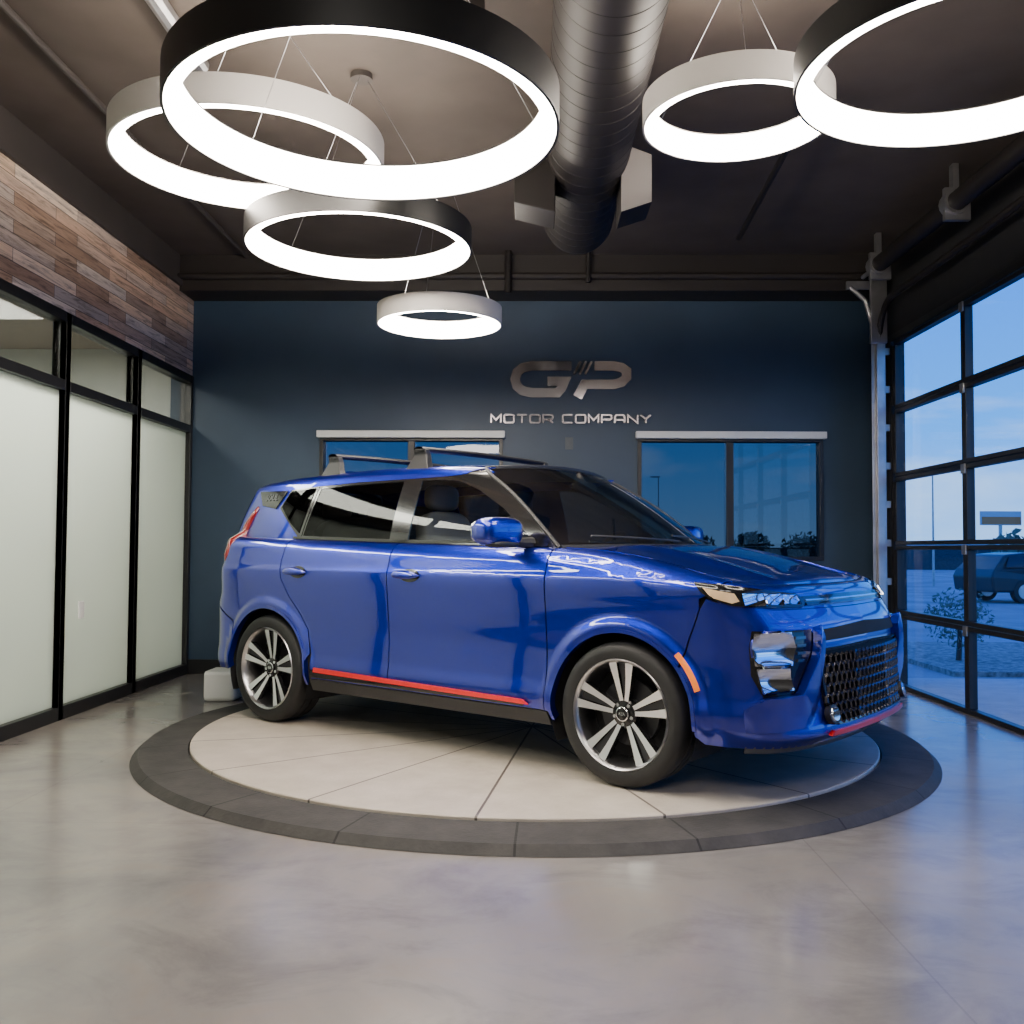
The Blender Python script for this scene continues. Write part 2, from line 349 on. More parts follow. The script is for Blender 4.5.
b=MB(); b.box((-.30,4.3,3.5),(-.22,4.33,3.72)); b.box((-.32,4.28,3.42),(-.2,4.35,3.56)); prop(b.obj('junction_box',DUCTM),'small dark electrical box hung from the ceiling','electrical box')
def ring(x,y,z,r,h,m,lab,wd=.055):
    t=empty('ring_pendant_lamp',(x,y,z)); prop(t,lab,'pendant lamp','ring pendant lamps')
    b=MB(); b.lathe([(r,0),(r,h),(r-wd,h),(r-wd,h-.006),(r-.010,h-.006),(r-.010,0)],96,closed=True); b.obj('lamp_housing',m,t,smooth=True)
    b=MB(); b.lathe([(r-.0105,.004),(r-.0105,h-.008),(r-wd,h-.008),(r-wd,.004)],96,closed=True); b.obj('diffuser',GLOW,t,smooth=True)
    for k in range(3):
        b=MB(); a=2*pi*k/3+.4; b.cyl((math.cos(a)*(r-.03),math.sin(a)*(r-.03),h),(0.03*math.cos(a),.03*math.sin(a),3.70-z),.0014,n=5)
        b.obj('suspension_cable',SATIN,t)
    b=MB(); b.lathe([(.001,3.69-z),(.06,3.69-z),(.06,3.72-z),(.001,3.72-z)],24); b.obj('ceiling_canopy',DARKW,t,smooth=True)
def place(px,D): return (px-530)/950*D
ring(place(361,3.30),3.30,1.13+.447*3.30,.685,.135,LAMPB,'large ring pendant with black band and glowing inner face')
ring(place(243,4.28),4.28,1.13+.410*4.28,.61,.125,LAMPW,'ring pendant with white outer band and glowing inner face')
ring(place(356,5.10),5.10,1.13+.317*5.10,.61,.125,LAMPB,'medium ring pendant with black outer band')
ring(place(438,6.35),6.35,1.13+.236*6.35,.42,.12,LAMPW,'small ring pendant with white outer band',.05)
ring(place(738,4.20),4.20,1.13+.452*4.20,.42,.12,LAMPW,'small ring pendant with white band close to the ceiling',.05)
ring(place(976,3.32),3.32,1.13+.504*3.32,.61,.125,LAMPB,'ring pendant with black outer band near the overhead door')
def pxs(x,y): return ((x-530)*.00912, 1.13+(548-y)*.00912)
sg=empty('wall_sign',(0,YB,0)); prop(sg,'smoked chrome company logo and lettering mounted on the navy wall','sign')
def stroke(b,pts,w,y0,y1):
    P=[Vector(p) for p in pts]; L=[];Rr=[]
    for i,p in enumerate(P):
        d0=(P[i]-P[i-1]).normalized() if i>0 else (P[1]-P[0]).normalized()
        d1=(P[i+1]-P[i]).normalized() if i<len(P)-1 else d0
        t=(d0+d1).normalized(); nn=Vector((-t.y,t.x)); k=w/2/max(.5,nn.dot(Vector((-d0.y,d0.x))))
        L.append(p+nn*k); Rr.append(p-nn*k)
    n=len(P); v=[]
    for q in L: v.append((q.x,y0,q.y))
    for q in Rr: v.append((q.x,y0,q.y))
    for q in L: v.append((q.x,y1,q.y))
    for q in Rr: v.append((q.x,y1,q.y))
    f=[]
    for i in range(n-1):
        f+=[(i,i+1,n+i+1,n+i),(2*n+i,3*n+i,3*n+i+1,2*n+i+1),(i,2*n+i,2*n+i+1,i+1),(n+i,n+i+1,3*n+i+1,3*n+i)]
    f+=[(0,n,3*n,2*n),(n-1,3*n-1,4*n-1,2*n-1)]
    b.add(v,f)
G=[(571,365.5),(531,365.5),(522,367.5),(516.5,372),(514.5,379),(516.5,386),(522,390.5),(531,392.5),(557,392.5),(561,388),(564,381),(547,381)]
b=MB(); stroke(b,[pxs(*p) for p in G],.086,-.035,-.004); b.obj('letter_g',BRONZE,sg,fixn=True)
P=[(594,365.5),(613,365.5),(621,367),(626,370.5),(626,377),(621,382),(613,384),(584,384),(577,397)]
b=MB(); stroke(b,[pxs(*p) for p in P],.086,-.035,-.004); b.obj('letter_p',BRONZE,sg,fixn=True)
for k in range(3):
    b=MB(); stroke(b,[pxs(580+5.6*k,361),pxs(573.5+5.6*k,374)],.022,-.035,-.004); b.obj('speed_stripe',BRONZE,sg,fixn=True)
LT={'M':[[(0,0),(0,1),(.5,.35),(1,1),(1,0)]],'O':[[(.5,1),(.88,1),(1,.85),(1,.15),(.88,0),(.12,0),(0,.15),(0,.85),(.12,1),(.5,1)]],
'T':[[(0,1),(1,1)],[(.5,.9),(.5,0)]],'R':[[(0,0),(0,1),(.85,1),(1,.88),(1,.56),(.85,.42),(.1,.42)],[(.55,.4),(1,0)]],
'C':[[(1,1),(.12,1),(0,.85),(0,.15),(.12,0),(1,0)]],'P':[[(0,0),(0,1),(.85,1),(1,.88),(1,.56),(.85,.42),(.1,.42)]],
'A':[[(0,0),(0,.8),(.15,1),(.85,1),(1,.8),(1,0)],[(.1,.38),(.9,.38)]],'N':[[(0,0),(0,1),(1,0),(1,1)]],'Y':[[(0,1),(.5,.5),(1,1)],[(.5,.45),(.5,0)]]}
x0,z0=pxs(490,423.5); cx=x0+.008; LM=mat('lettering_metal',(.10,.095,.105),.2,1)
for ch in 'MOTOR COMPANY':
    if ch==' ': cx+=.060; continue
    b=MB()
    for st in LT[ch]: stroke(b,[(cx+px*.088,z0+.008+pz*.072) for px,pz in st],.0165,-.03,-.004)
    b.obj('letter',LM,sg,fixn=True); cx+=.1185
def textmesh(s,size,ext=.0,bold=0,sx=1):
    c=bpy.data.curves.new('t','FONT'); c.body=s; c.size=size; c.extrude=ext; c.offset=bold; c.align_x='CENTER'; c.align_y='CENTER'
    o=bpy.data.objects.new('t',c); col.objects.link(o); bpy.context.view_layer.update()
    me=bpy.data.meshes.new_from_object(o.evaluated_get(bpy.context.evaluated_depsgraph_get())); bpy.data.objects.remove(o)
    return me
b=MB(); x,z=pxs(569,443); b.box((x-.035,YB-.012,z-.055),(x+.035,YB,z+.055)); b.box((x-.012,YB-.018,z-.02),(x+.012,YB-.012,z+.02)); prop(b.obj('wall_plate',mat('dark_plate',(.06,.08,.10),.4),bevel=.003),'small dark switch plate under the sign','switch plate')
b=MB(); b.box((XL-.035,6.60,.62),(XL-.025,6.68,.74),0); prop(b.obj('wall_outlet',WHITE,bevel=.003),'white outlet plate by the frosted glass','outlet')
TT=(0.02,5.92)
t=empty('turntable',(TT[0],TT[1],0)); prop(t,'round vehicle turntable with pale tiled disc and dark stone rim','turntable')
b=MB(); b.lathe([(0.001,.03),(2.00,.03),(2.005,.026),(2.005,-.028)],128); b.obj('platform_disc',TILE,t,smooth=True)
b=MB(); b.lathe([(2.015,-.028),(2.015,.018),(2.27,.008),(2.31,-.028)],128); b.obj('outer_rim',STONE,t,smooth=True)

# ------------------------------------------------------------ car surfaces
def curve2(pts,s0,sgn):
    n=len(pts); fx=pchip([(i,p[0]) for i,p in enumerate(pts)]); fy=pchip([(i,p[1]) for i,p in enumerate(pts)])
    K=240; S=[0];X=[fx(0)];Y=[fy(0)]
    for k in range(1,K+1):
        t=(n-1)*k/K; x,y=fx(t),fy(t); S.append(S[-1]+math.hypot(x-X[-1],y-Y[-1])); X.append(x);Y.append(y)
    def f(s):
        a=(s-s0)*sgn
        if a>=S[-1]: return X[-1],Y[-1]-(a-S[-1])
        lo,hi=0,K
        while hi-lo>1:
            mi=(lo+hi)//2
            if S[mi]<=a: lo=mi
            else: hi=mi
        u=(a-S[lo])/(S[hi]-S[lo]); return X[lo]+(X[hi]-X[lo])*u, Y[lo]+(Y[hi]-Y[lo])*u
    return f,S[-1]
PF,LF=curve2([(0.35,.900),(0.50,.892),(0.62,.850),(0.71,.775),(0.77,.665),(.81,.52),(.84,.28),(.85,0)],.35,1)
PR,LR=curve2([(-2.9,.9),(-3.08,.89),(-3.2,.845),(-3.27,.74),(-3.31,.55),(-3.335,.28),(-3.34,0)],-2.9,-1)
SFE=.35+LF; SRE=-2.9-LR
Wp=pchip([(.18,.84),(.26,.868),(.33,.890),(.38,.893),(.46,.884),(.58,.882),(.72,.891),(.84,.902),(.93,.909),(.955,.908),(.98,.899),(1.03,.886),(1.08,.873),(1.2,.85)])
DXF=pchip([(.18,-.10),(.24,-.03),(.30,.02),(.40,.0),(.55,-.01),(.68,-.015),(.76,-.03),(.84,-.075),(.90,-.115),(.97,-.165)])
DXR=pchip([(.2,.08),(.35,0),(.6,0),(.72,.01),(.80,.05),(1.0,.07),(1.2,.10)])
ZH=pchip([(-.45,1.105),(-.2,1.092),(0,1.070),(.2,1.033),(.38,.992),(.5,.972),(.62,.960),(.75,.948),(.85,.940)])
TD=pchip([(-3.3,1.175),(-2.75,1.158),(-1.5,1.125),(-.45,1.105)])
def base(s):
    if s>.35: return PF(s)
    if s<-2.9: return PR(s)
    return s,.9
def Tt(s):
    x,_=base(s)
    return ZH(x) if s>-.45 else TD(max(x,-3.3))
RR=pchip([(-.6,.075),(-.2,.10),(.15,.12),(.4,.075),(.7,.045),(.9,.04)])
def Sraw(s,zp):
    T=Tt(s); R=RR(s); zs_=T-R; dy=0; z=zp
    ryy=.085+.02*sstep(-.5,-.1,s)-.055*sstep(.3,.8,s)
    if zp>zs_:
        ph=min(1,(zp-zs_)/R)*pi/2; dy=ryy*(1-math.cos(ph)); z=zs_+R*math.sin(ph)
        if zp>T: dy+=zp-T
    bx,by=base(s)
    w=Wp(min(z,zs_+.5*R))/.9
    bump=0
    for cx in (0,-2.6):
        dd=math.hypot(s-cx,z-.335)
        bump+=.022*(1-sstep(.405,.465,dd))*sstep(.2,.35,z)*(1-sstep(.55,.75,s))
    x=bx; y=by*w
    e=.01
    p0=base(s-e);p1=base(s+e); tx,ty=p1[0]-p0[0],p1[1]-p0[1]; L=math.hypot(tx,ty) or 1
    nx,ny=-ty/L,tx/L
    if s<=.35 and s>=-2.9: nx,ny=0,1
    x+=nx*(bump-dy); y+=ny*(bump-dy)
    x+=DXF(z)*sstep(.35,.95,s)+DXR(z)*sstep(-2.95,-3.3,s)
    return Vector((x,y,z))
gTG=pchip([(-3.2,1.515),(-2.9,1.54),(-2.4,1.560),(-1.8,1.570),(-1.4,1.566),(-1.0,1.540)])
def Graw(x,zp):
    T=gTG(x); R=.045; z=zp; dy=0
    if zp>T-R:
        ph=min(1,(zp-T+R)/R)*pi/2; dy=.05*(1-math.cos(ph)); z=T-R+R*math.sin(ph)
    k=(z-1.12)/.40
    y=.80-.135*(max(k,0)**1.25 if k>0 else k)-dy
    if x<-2.5: y-=.09*((-2.5-x)/.65)**2
    return Vector((x,y,z))
def surfn(F,s,z):
    e=.004; p=F(s,z)
    a=F(s+e,z)-F(s-e,z); c=F(s,z+e)-F(s,z-e); n=c.cross(a)
    if n.length<1e-9: n=Vector((1,0,0))
    n.normalize()
    if n.dot(p-Vector((max(-2.6,min(0,p.x)),0,.6)))<0: n=-n
    return p,n
def onsurf(F,s,z,off):
    p,n=surfn(F,s,z); return p+n*off
def clip(poly,ax,v,keep_low):
    out=[]; n=len(poly)
    for i in range(n):
        a=poly[i]; c=poly[(i+1)%n]
        ia=(a[ax]<=v+1e-9) if keep_low else (a[ax]>=v-1e-9)
        ic=(c[ax]<=v+1e-9) if keep_low else (c[ax]>=v-1e-9)
        if ia: out.append(a)
        if ia!=ic and abs(c[ax]-a[ax])>1e-12:
            p,q=(a,c) if a<=c else (c,a)
            t=(v-p[ax])/(q[ax]-p[ax]); o=p[1-ax]+(q[1-ax]-p[1-ax])*t
            out.append((v,o) if ax==0 else (o,v))
    r=[]
    for p in out:
        if not r or abs(p[0]-r[-1][0])+abs(p[1]-r[-1][1])>1e-7: r.append(p)
    if len(r)>1 and abs(r[0][0]-r[-1][0])+abs(r[0][1]-r[-1][1])<1e-7: r.pop()
    return r
def slabs(polys,ax,lo,hi,n):
    out=[]
    for P in polys:
        a=min(p[ax] for p in P); c=max(p[ax] for p in P)
        k0=max(0,int((a-lo)/(hi-lo)*n)-1); k1=min(n-1,int((c-lo)/(hi-lo)*n)+1)
        for k in range(k0,k1+1):
            v0=lo+(hi-lo)*k/n; v1=lo+(hi-lo)*(k+1)/n
            Q=P
            if k>0: Q=clip(Q,ax,v0,False)
            if len(Q)>=3 and k<n-1: Q=clip(Q,ax,v1,True)
            if len(Q)>=3:
                ar=sum(Q[i][0]*Q[(i+1)%len(Q)][1]-Q[(i+1)%len(Q)][0]*Q[i][1] for i in range(len(Q)))
                if abs(ar)>1e-9: out.append(Q)
    return out
def patch(poly,F,name,m,parent,sides=(-1,),off=0,ds=.03,dz=.03,thick=.008,label=None):
    pl=[]
    for p in poly:
        if not pl or (abs(p[0]-pl[-1][0])+abs(p[1]-pl[-1][1]))>1e-5: pl.append((float(p[0]),float(p[1])))
    if abs(pl[0][0]-pl[-1][0])+abs(pl[0][1]-pl[-1][1])<1e-5: pl.pop()
    tris=tessellate_polygon([[Vector((p[0],p[1],0)) for p in pl]])
    T=[]
    for t in tris:
        q=[pl[i] for i in t]; ar=(q[1][0]-q[0][0])*(q[2][1]-q[0][1])-(q[2][0]-q[0][0])*(q[1][1]-q[0][1])
        if abs(ar)<1e-10: continue
        T.append(q if ar>0 else q[::-1])
    s0=min(p[0] for p in pl); s1=max(p[0] for p in pl); z0=min(p[1] for p in pl); z1=max(p[1] for p in pl)
    ns=max(1,int((s1-s0)/ds)); nz=max(1,int((z1-z0)/dz))
    T=slabs(T,0,s0,s1,ns); T=slabs(T,1,z0,z1,nz)
    key={};UV=[];Fc=[]
    for q in T:
        idx=[]
        for p in q:
            k=(round(p[0]*1e5),round(p[1]*1e5))
            if k not in key: key[k]=len(UV); UV.append(p)
            if key[k] not in idx: idx.append(key[k])
        if len(idx)>=3: Fc.append(idx)
    P=[];Nn=[]
    if callable(off):
        def F2(s,z):
            q,n=surfn(F,s,z); return q+n*off(s,z)
    for (s,z) in UV:
        if callable(off): q,n=surfn(F2,s,z)
        else: q,n=surfn(F,s,z); q=q+n*off
        P.append(q);Nn.append(n)
    tot=0
    for f in Fc:
        for i in range(1,len(f)-1):
            n=(P[f[i]]-P[f[0]]).cross(P[f[i+1]]-P[f[0]]); tot+=n.dot(Nn[f[0]])
    if tot<0: Fc=[f[::-1] for f in Fc]
    ec={}
    for f in Fc:
        for i in range(len(f)):
            a,b_=f[i],f[(i+1)%len(f)]; k=(min(a,b_),max(a,b_)); ec.setdefault(k,[]).append((a,b_))
    bd=[v[0] for v in ec.values() if len(v)==1]
    V=[];FC=[];LN=[]
    for sd in sides:
        bs=len(V); V+=[(p.x,p.y*sd,p.z) for p in P]
        for f in Fc:
            g=f if sd>0 else f[::-1]
            FC.append([bs+i for i in g])
            for i in g: LN.append((Nn[i].x,Nn[i].y*sd,Nn[i].z))
        if thick:
            for (a,b_) in bd:
                if all(abs(UV[i][0]-SFE)<1e-4 or abs(UV[i][0]-SRE)<1e-4 for i in (a,b_)): continue
                q=[P[b_],P[a],P[a]-Nn[a]*thick,P[b_]-Nn[b_]*thick]
                if sd<0: q=q[::-1]
                q=[Vector((p.x,p.y*sd,p.z)) for p in q]
                nn=(q[1]-q[0]).cross(q[2]-q[0])
                if nn.length<1e-12: continue
                nn.normalize(); bs2=len(V); V+=[tuple(p) for p in q]; FC.append([bs2,bs2+1,bs2+2,bs2+3]); LN+=[tuple(nn)]*4
    me=bpy.data.meshes.new(name); me.from_pydata(V,[],FC); me.materials.append(m)
    me.polygons.foreach_set('use_smooth',[True]*len(me.polygons)); me.update()
    if len(me.loops)==len(LN): me.normals_split_custom_set(LN)
    o=bpy.data.objects.new(name,me); o.parent=parent; col.objects.link(o)
    if label: o["label"]=label
    return o
def arc(cx,cz,r,a0,a1,n=24): return [(cx+r*math.cos(math.radians(a0+(a1-a0)*k/n)),cz+r*math.sin(math.radians(a0+(a1-a0)*k/n))) for k in range(n+1)]
def top(s0,s1,n=24): return [(s0+(s1-s0)*k/n,Tt(s0+(s1-s0)*k/n)) for k in range(n+1)]
def gtop(s0,s1,n=24,d=0): return [(s0+(s1-s0)*k/n,gTG(s0+(s1-s0)*k/n)-d) for k in range(n+1)]
HEAD=math.radians(-37.3)
car=empty('car',(.957,5.12,.031),HEAD); prop(car,'glossy blue boxy hatchback with red sill stripe and roof bars','car')
AR=.385; CZ=.335
poly=[(-3.9,.30),(-3.01,.30)]+arc(-2.6,CZ,AR+.012,185,-5)+[(-2.19,.27),(-.41,.27)]+arc(0,CZ,AR+.012,185,-5)+[(.41,.26),(SFE-.01,.26)]+[(SFE-.01,.86)]+[(p[0],p[1]-.07) for p in top(1.1,-3.3,60)]+[(-3.9,1.10)]
patch(poly,Sraw,'inner_structure',DARK,car,(-1,1),off=-.024,ds=.06,dz=.06,thick=0)
seamR=[(-2.46,1.10),(-2.47,1.0),(-2.45,.90),(-2.38,.79),(-2.29,.70),(-2.215,.60),(-2.175,.46),(-2.165,.31)]
def door_handle(parent,sx,sd):
    b=MB()
    def F(u,v):
        a=2*pi*v; s=sx-.10+.20*u; k=math.sin(pi*min(1,max(0,u)))**.35
        q=onsurf(Sraw,s,.945+.019*k*math.sin(a),.034*k**.5+.012*k*math.cos(a)); return (q.x,q.y*sd,q.z)
    b.grid(F,16,10); b.obj('door_handle',BLUE,parent,smooth=True,ang=80)
    b=MB()
    def F2(u,v):
        a=2*pi*u; q=onsurf(Sraw,sx+.02+.075*v*math.cos(a),.945+.036*v*math.sin(a),.003+.001*v); return (q.x,q.y*sd,q.z)
    b.grid(F2,24,3); b.obj('handle_recess_shade',BLACK,parent)  # flat black oval on the door skin, painted as the recess shade
def stripe(pts,F,w,name,m,parent,sides,off=.006,thick=.006):
    up=[(p[0],p[1]+w/2) for p in pts]; dn=[(p[0],p[1]-w/2) for p in reversed(pts)]
    return patch(up+dn,F,name,m,parent,sides,off,.04,.02,thick)
EDGE=[(.985,.76),(.945,.64),(.88,.55),(.835,.482),(.68,.468),(.60,.42)]
def ridge(s,z):
    best=9
    for i in range(len(EDGE)-1):
        a=Vector(EDGE[i]);c=Vector(EDGE[i+1]); p=Vector((s,z)); t=max(0,min(1,(p-a).dot(c-a)/(c-a).length_squared)); best=min(best,(p-(a+(c-a)*t)).length)
    return .004+.050*max(0,1-best/.15)
def bowl(cs,cz,rs,rz,e0,e1): return lambda s,z: e0+(e1-e0)*min(1.3,((s-cs)/rs)**2+((z-cz)/rz)**2)
for sd in (-1,1):
    fd=patch([(-1.515,.31),(-.425,.31)]+top(-.425,-1.515),Sraw,'door',BLUE,car,(sd,),0,.03,.015)
    rd=patch([(-1.523,.31)]+top(-1.523,-2.455)+seamR,Sraw,'door',BLUE,car,(sd,),0,.03,.015)
    door_handle(fd,-1.36,sd); door_handle(rd,-2.31,sd)
    patch([(-.53,1.125),(-.80,1.315),(-1.0,1.42),(-1.16,1.478),(-1.30,1.488),(-1.47,1.49),(-1.47,1.135)],Graw,'window_glass',CARGL,fd,(sd,),0,.05,.05,.004)
    patch([(-1.60,1.14),(-1.60,1.492),(-2.0,1.490),(-2.345,1.475),(-2.40,1.165)],Graw,'window_glass',TINT,rd,(sd,),0,.05,.05,.004)
    patch([(-1.462,1.11),(-1.462,1.498),(-1.61,1.498),(-1.61,1.12)],Graw,'pillar_trim',BLACK,car,(sd,),.003,.05,.03)
    fr=[(-1.61,1.105),(-1.61,1.145),(-2.385,1.168),(-2.34,1.467),(-2.0,1.480),(-1.61,1.485),(-1.61,1.498),(-2.0,1.496),(-2.395,1.482),(-2.45,1.14)]
    patch(fr,Graw,'window_frame',BLACK,rd,(sd,),.003,.05,.03)
    fr=[(-.42,1.095),(-.46,1.13),(-.56,1.132),(-1.462,1.142),(-1.462,1.11)]
    patch(fr,Graw,'window_frame',BLACK,fd,(sd,),.004,.05,.03)
    stripe([(-2.47+.1*k,TD(-2.47+.1*k)+.006) for k in range(21)],Graw,.014,'belt_moulding',BLACK,car,(sd,),.012)
    patch([(-.40,1.09),(-.55,1.225),(-.72,1.35),(-.88,1.45),(-1.04,1.53),(-1.14,1.508),(-1.30,1.500),(-1.47,1.500),(-1.47,1.484),(-1.30,1.482),(-1.17,1.472),(-1.0,1.41),(-.80,1.305),(-.55,1.12),(-.46,1.09)],Graw,'pillar',BLACK,car,(sd,),.002,.04,.03)
    patch(gtop(-.98,-2.44)+[(-2.44,1.481),(-2.0,1.496),(-1.47,1.499),(-1.28,1.501),(-1.14,1.509),(-1.05,1.526)],Graw,'roof_side_rail',BLUE,car,(sd,),.005,.04,.012)
    patch([(-2.425,1.12),(-3.23,1.12),(-3.19,1.30),(-3.13,1.45)]+gtop(-3.12,-2.425),Graw,'rear_pillar',BLUE,car,(sd,),.001,.04,.02)
    patch([(-2.425,1.185),(-2.52,1.24),(-2.675,1.355),(-2.62,1.455),(-2.385,1.470)],Graw,'quarter_window',TINT,car,(sd,),.010,.05,.05,.006)
    patch([(-2.40,1.165),(-2.445,1.17),(-2.70,1.35),(-2.635,1.468),(-2.36,1.482)],Graw,'window_surround',BLACK,car,(sd,),.006,.05,.05,.006)
    patch([(-2.665,1.463),(-2.745,1.345),(-2.93,1.37),(-3.03,1.468)],Graw,'pillar_garnish',BLACK,car,(sd,),.010,.05,.03,.006)
    b=MB(); tp=[onsurf(Graw,-2.99,1.365,.0),onsurf(Graw,-3.035,1.31,-.004),onsurf(Graw,-3.07,1.25,-.006),onsurf(Graw,-3.10,1.18,-.004),onsurf(Sraw,-3.11,1.12,-.010),onsurf(Sraw,-3.125,1.04,-.016),onsurf(Sraw,-3.13,.975,-.022)]
    for p in tp: p.y*=sd
    b.tube(tp,[.012,.026,.034,.036,.036,.032,.012],12); b.obj('tail_lamp',TAIL,car,smooth=True,ang=80)
    q=[(-2.455-.008,Tt(-2.46))]+[(p[0]-.008,p[1]) for p in seamR[:-1]]+arc(-2.6,CZ,AR,10,150,40)+[(-2.98,.62),(-3.15,.70),(-3.34,.72)]+[(-3.34,1.0)]+top(-3.3,-2.463,16)
    patch(q,Sraw,'rear_quarter_panel',BLUE,car,(sd,),0,.02,.015)
    q=[(-.417,.31)]+arc(0,CZ,AR,184,38,44)+[(.35,.70),(.41,.84),(.41,.88)]+[(.52,.93)]+top(.62,-.417,24)
    patch(q,Sraw,'front_fender',BLUE,car,(sd,),0,.02,.012)
    for cx,a0,a1 in ((0,190,-4),(-2.6,184,-10)):
        A=arc(cx,CZ,AR+.010,a0,a1,48); B=arc(cx,CZ,AR-.008,a1,a0,48)
        patch(A+B,Sraw,'wheel_arch_trim',BLUE,car,(sd,),.004,.03,.03,.04)
    patch([(-2.19,.235),(-.41,.235),(-.41,.303),(-2.18,.303)],Sraw,'side_sill',MATTE,car,(sd,),0,.06,.03)
    patch([(-2.17,.318),(-.56,.318),(-.54,.345),(-2.165,.365)],Sraw,'sill_moulding',BLACK,car,(sd,),.010,.06,.02,.012)
    patch([(-2.14,.352),(-.52,.330),(-.56,.352),(-2.13,.378)],Sraw,'accent_stripe',RED,car,(sd,),.02,.06,.02,.012)
    A=arc(0,CZ,AR+.050,20,45,14); B=arc(0,CZ,AR+.028,45,20,14)
    patch(A+B,Sraw,'side_marker',AMBER,car,(sd,),.010,.03,.03,.01)
    hl=[(.385,.937),(.47,.888),(.58,.856),(.80,.842),(1.0,.842),(1.05,.868),(1.0,.900),(.80,.914),(.6,.928)]
    h=patch(hl,Sraw,'headlight',BLACK,car,(sd,),.010,.02,.02,.012)
    patch([(.44,.922),(.50,.888),(.585,.866),(.625,.875),(.61,.908)],Sraw,'amber_reflector',DRL,h,(sd,),.013,.03,.02,.003)
    for (a0,a1) in ((.645,.755),(.765,.875),(.885,.985)):
        zt=lambda s:.916-.045*(s-.6)
        patch([(a0,.856),(a1,.851),(a1+.004,zt(a1)-.008),(a0+.004,zt(a0)-.008)],Sraw,'reflector',LENS,h,(sd,),bowl((a0+a1)/2,.88,.06,.04,.010,.018),.012,.01,.006)
    pod=[(.645,.75),(.90,.75),(.975,.75),(.945,.64),(.88,.55),(.835,.482),(.68,.468),(.63,.56),(.625,.68)]
    h=patch(pod,Sraw,'fog_lamp_pod',BLACK,car,(sd,),.004,.02,.02,.01)
    patch([(.65,.742),(.815,.742),(.835,.68),(.805,.605),(.645,.605),(.635,.68)],Sraw,'reflector',LENS,h,(sd,),bowl(.74,.67,.10,.07,.006,.026),.012,.012,.02)
    patch([(.65,.592),(.795,.592),(.812,.50),(.68,.488)],Sraw,'reflector',LENS,h,(sd,),bowl(.73,.54,.08,.055,.006,.022),.012,.012,.02)
    for k in range(4):
        z=.615+.032*k; patch([(.85,z),(.895+.006*k,z),(.90+.006*k,z+.012),(.855,z+.012)],Sraw,'louvre',GUN,h,(sd,),.012,.03,.01,.006)
    patch([(.985,.76),(1.02,.71),(.995,.56),(.995,.43),(1.06,.325),(.60,.325),(.60,.42),(.68,.468),(.835,.482),(.88,.55),(.945,.64)],Sraw,'bumper_blade',BLUE,car,(sd,),ridge,.015,.015,.045)
    b=MB(); c=onsurf(Sraw,1.05,.372,.03); n=(onsurf(Sraw,1.05,.372,.06)-c).normalized(); c.y*=sd; n.y*=sd
    b.cyl(c-n*.02,c+n*.008,.042,.042,20,0); b.cyl(c+n*.008,c+n*.014,.032,.028,20,1); b.obj('fog_lamp',[MATTE,LENS],car,smooth=True)
    for cx in (0,-2.6):
        b=MB()
        def F(u,v): 
            a=math.radians(-25+230*u); return Vector((cx+(AR+.01)*math.cos(a),sd*(.50+.385*v),CZ+(AR+.01)*math.sin(a)))
        b.grid(F,30,2)
        pts=[F(k/30,0) for k in range(31)]; b.add([Vector((cx,sd*.50,CZ-.1))]+pts,[(0,k,k+1) for k in range(1,31)])
        b.obj('wheel_liner',DARK,car)
bump=arc(0,CZ,AR,36,-8,14)+[(.42,.25),(SFE,.245),(SFE,.832),(.80,.836),(.58,.850),(.45,.882),(.418,.84),(.358,.70)]
patch(bump,Sraw,'front_bumper',BLUE,car,(-1,1),0,.02,.02)
patch([(.57,.840),(SFE,.836)]+top(SFE,.66,20)+[(.53,.93),(.46,.90)],Sraw,'nose_panel',BLUE,car,(-1,1),-.002,.02,.01)
patch([(1.04,.850),(SFE,.850),(SFE,.890),(1.04,.886)],Sraw,'nose_strip',BLACK,car,(-1,1),.008,.04,.02,.008)
patch([(1.04,.864),(SFE,.864),(SFE,.870),(1.04,.870)],Sraw,'chrome_strip',CHROME,car,(-1,1),.014,.04,.02,.006)
patch([(1.0,.695),(1.06,.745),(SFE,.762),(SFE,.700)],Sraw,'upper_intake',DARK,car,(-1,1),.008,.04,.02,.01)  # dark overlay on the closed bumper, its colour standing in for the shaded opening
gp=[(1.0,.665),(SFE,.675),(SFE,.325),(1.10,.325),(1.03,.42),(1.0,.52)]
patch(gp,Sraw,'grille',DARK,car,(-1,1),.006,.04,.02,.01)  # dark backing on the bumper skin, painted in place of shaded depth
b=MB(); hr=.028
for row in range(10):
    for c in range(15):
        s=SFE-c*hr*1.80-(hr*.90 if row%2 else 0); z=.356+row*hr*1.54
        if s<1.04 or z>.652 or (z<.42 and s<1.095): continue
        for sd in ((-1,1) if abs(s-SFE)>1e-6 else (-1,)):
            vo=[];vi=[];vb=[]
            for k in range(6):
                a=pi/6+k*pi/3
                for L,rr,of in ((vo,hr,.016),(vi,hr*.72,.026),(vb,hr*.62,.008)):
                    ss=s+rr*math.cos(a); zz=z+rr*math.sin(a)
                    if ss>SFE: q=onsurf(Sraw,2*SFE-ss,zz,0); q.y=-q.y
                    else: q=onsurf(Sraw,ss,zz,0)
                    q=q+Vector((.9,.3 if q.y>.2 else 0,0)).normalized()*of; L.append((q.x,q.y*sd,q.z))
            f=[]
            for k in range(6):
                j=(k+1)%6; f+=[(k,j,6+j,6+k),(6+k,6+j,12+j,12+k)]
            b.add(vo+vi+vb,f)
b.obj('grille_mesh',mat('grille_metal',(.20,.20,.22),.22,1),car,fixn=False)
rim=[(1.0,.665),(SFE,.675),(SFE,.662),(1.015,.652),(1.015,.52),(1.045,.425),(1.11,.338),(SFE,.338),(SFE,.325),(1.10,.325),(1.03,.42),(1.0,.52)]
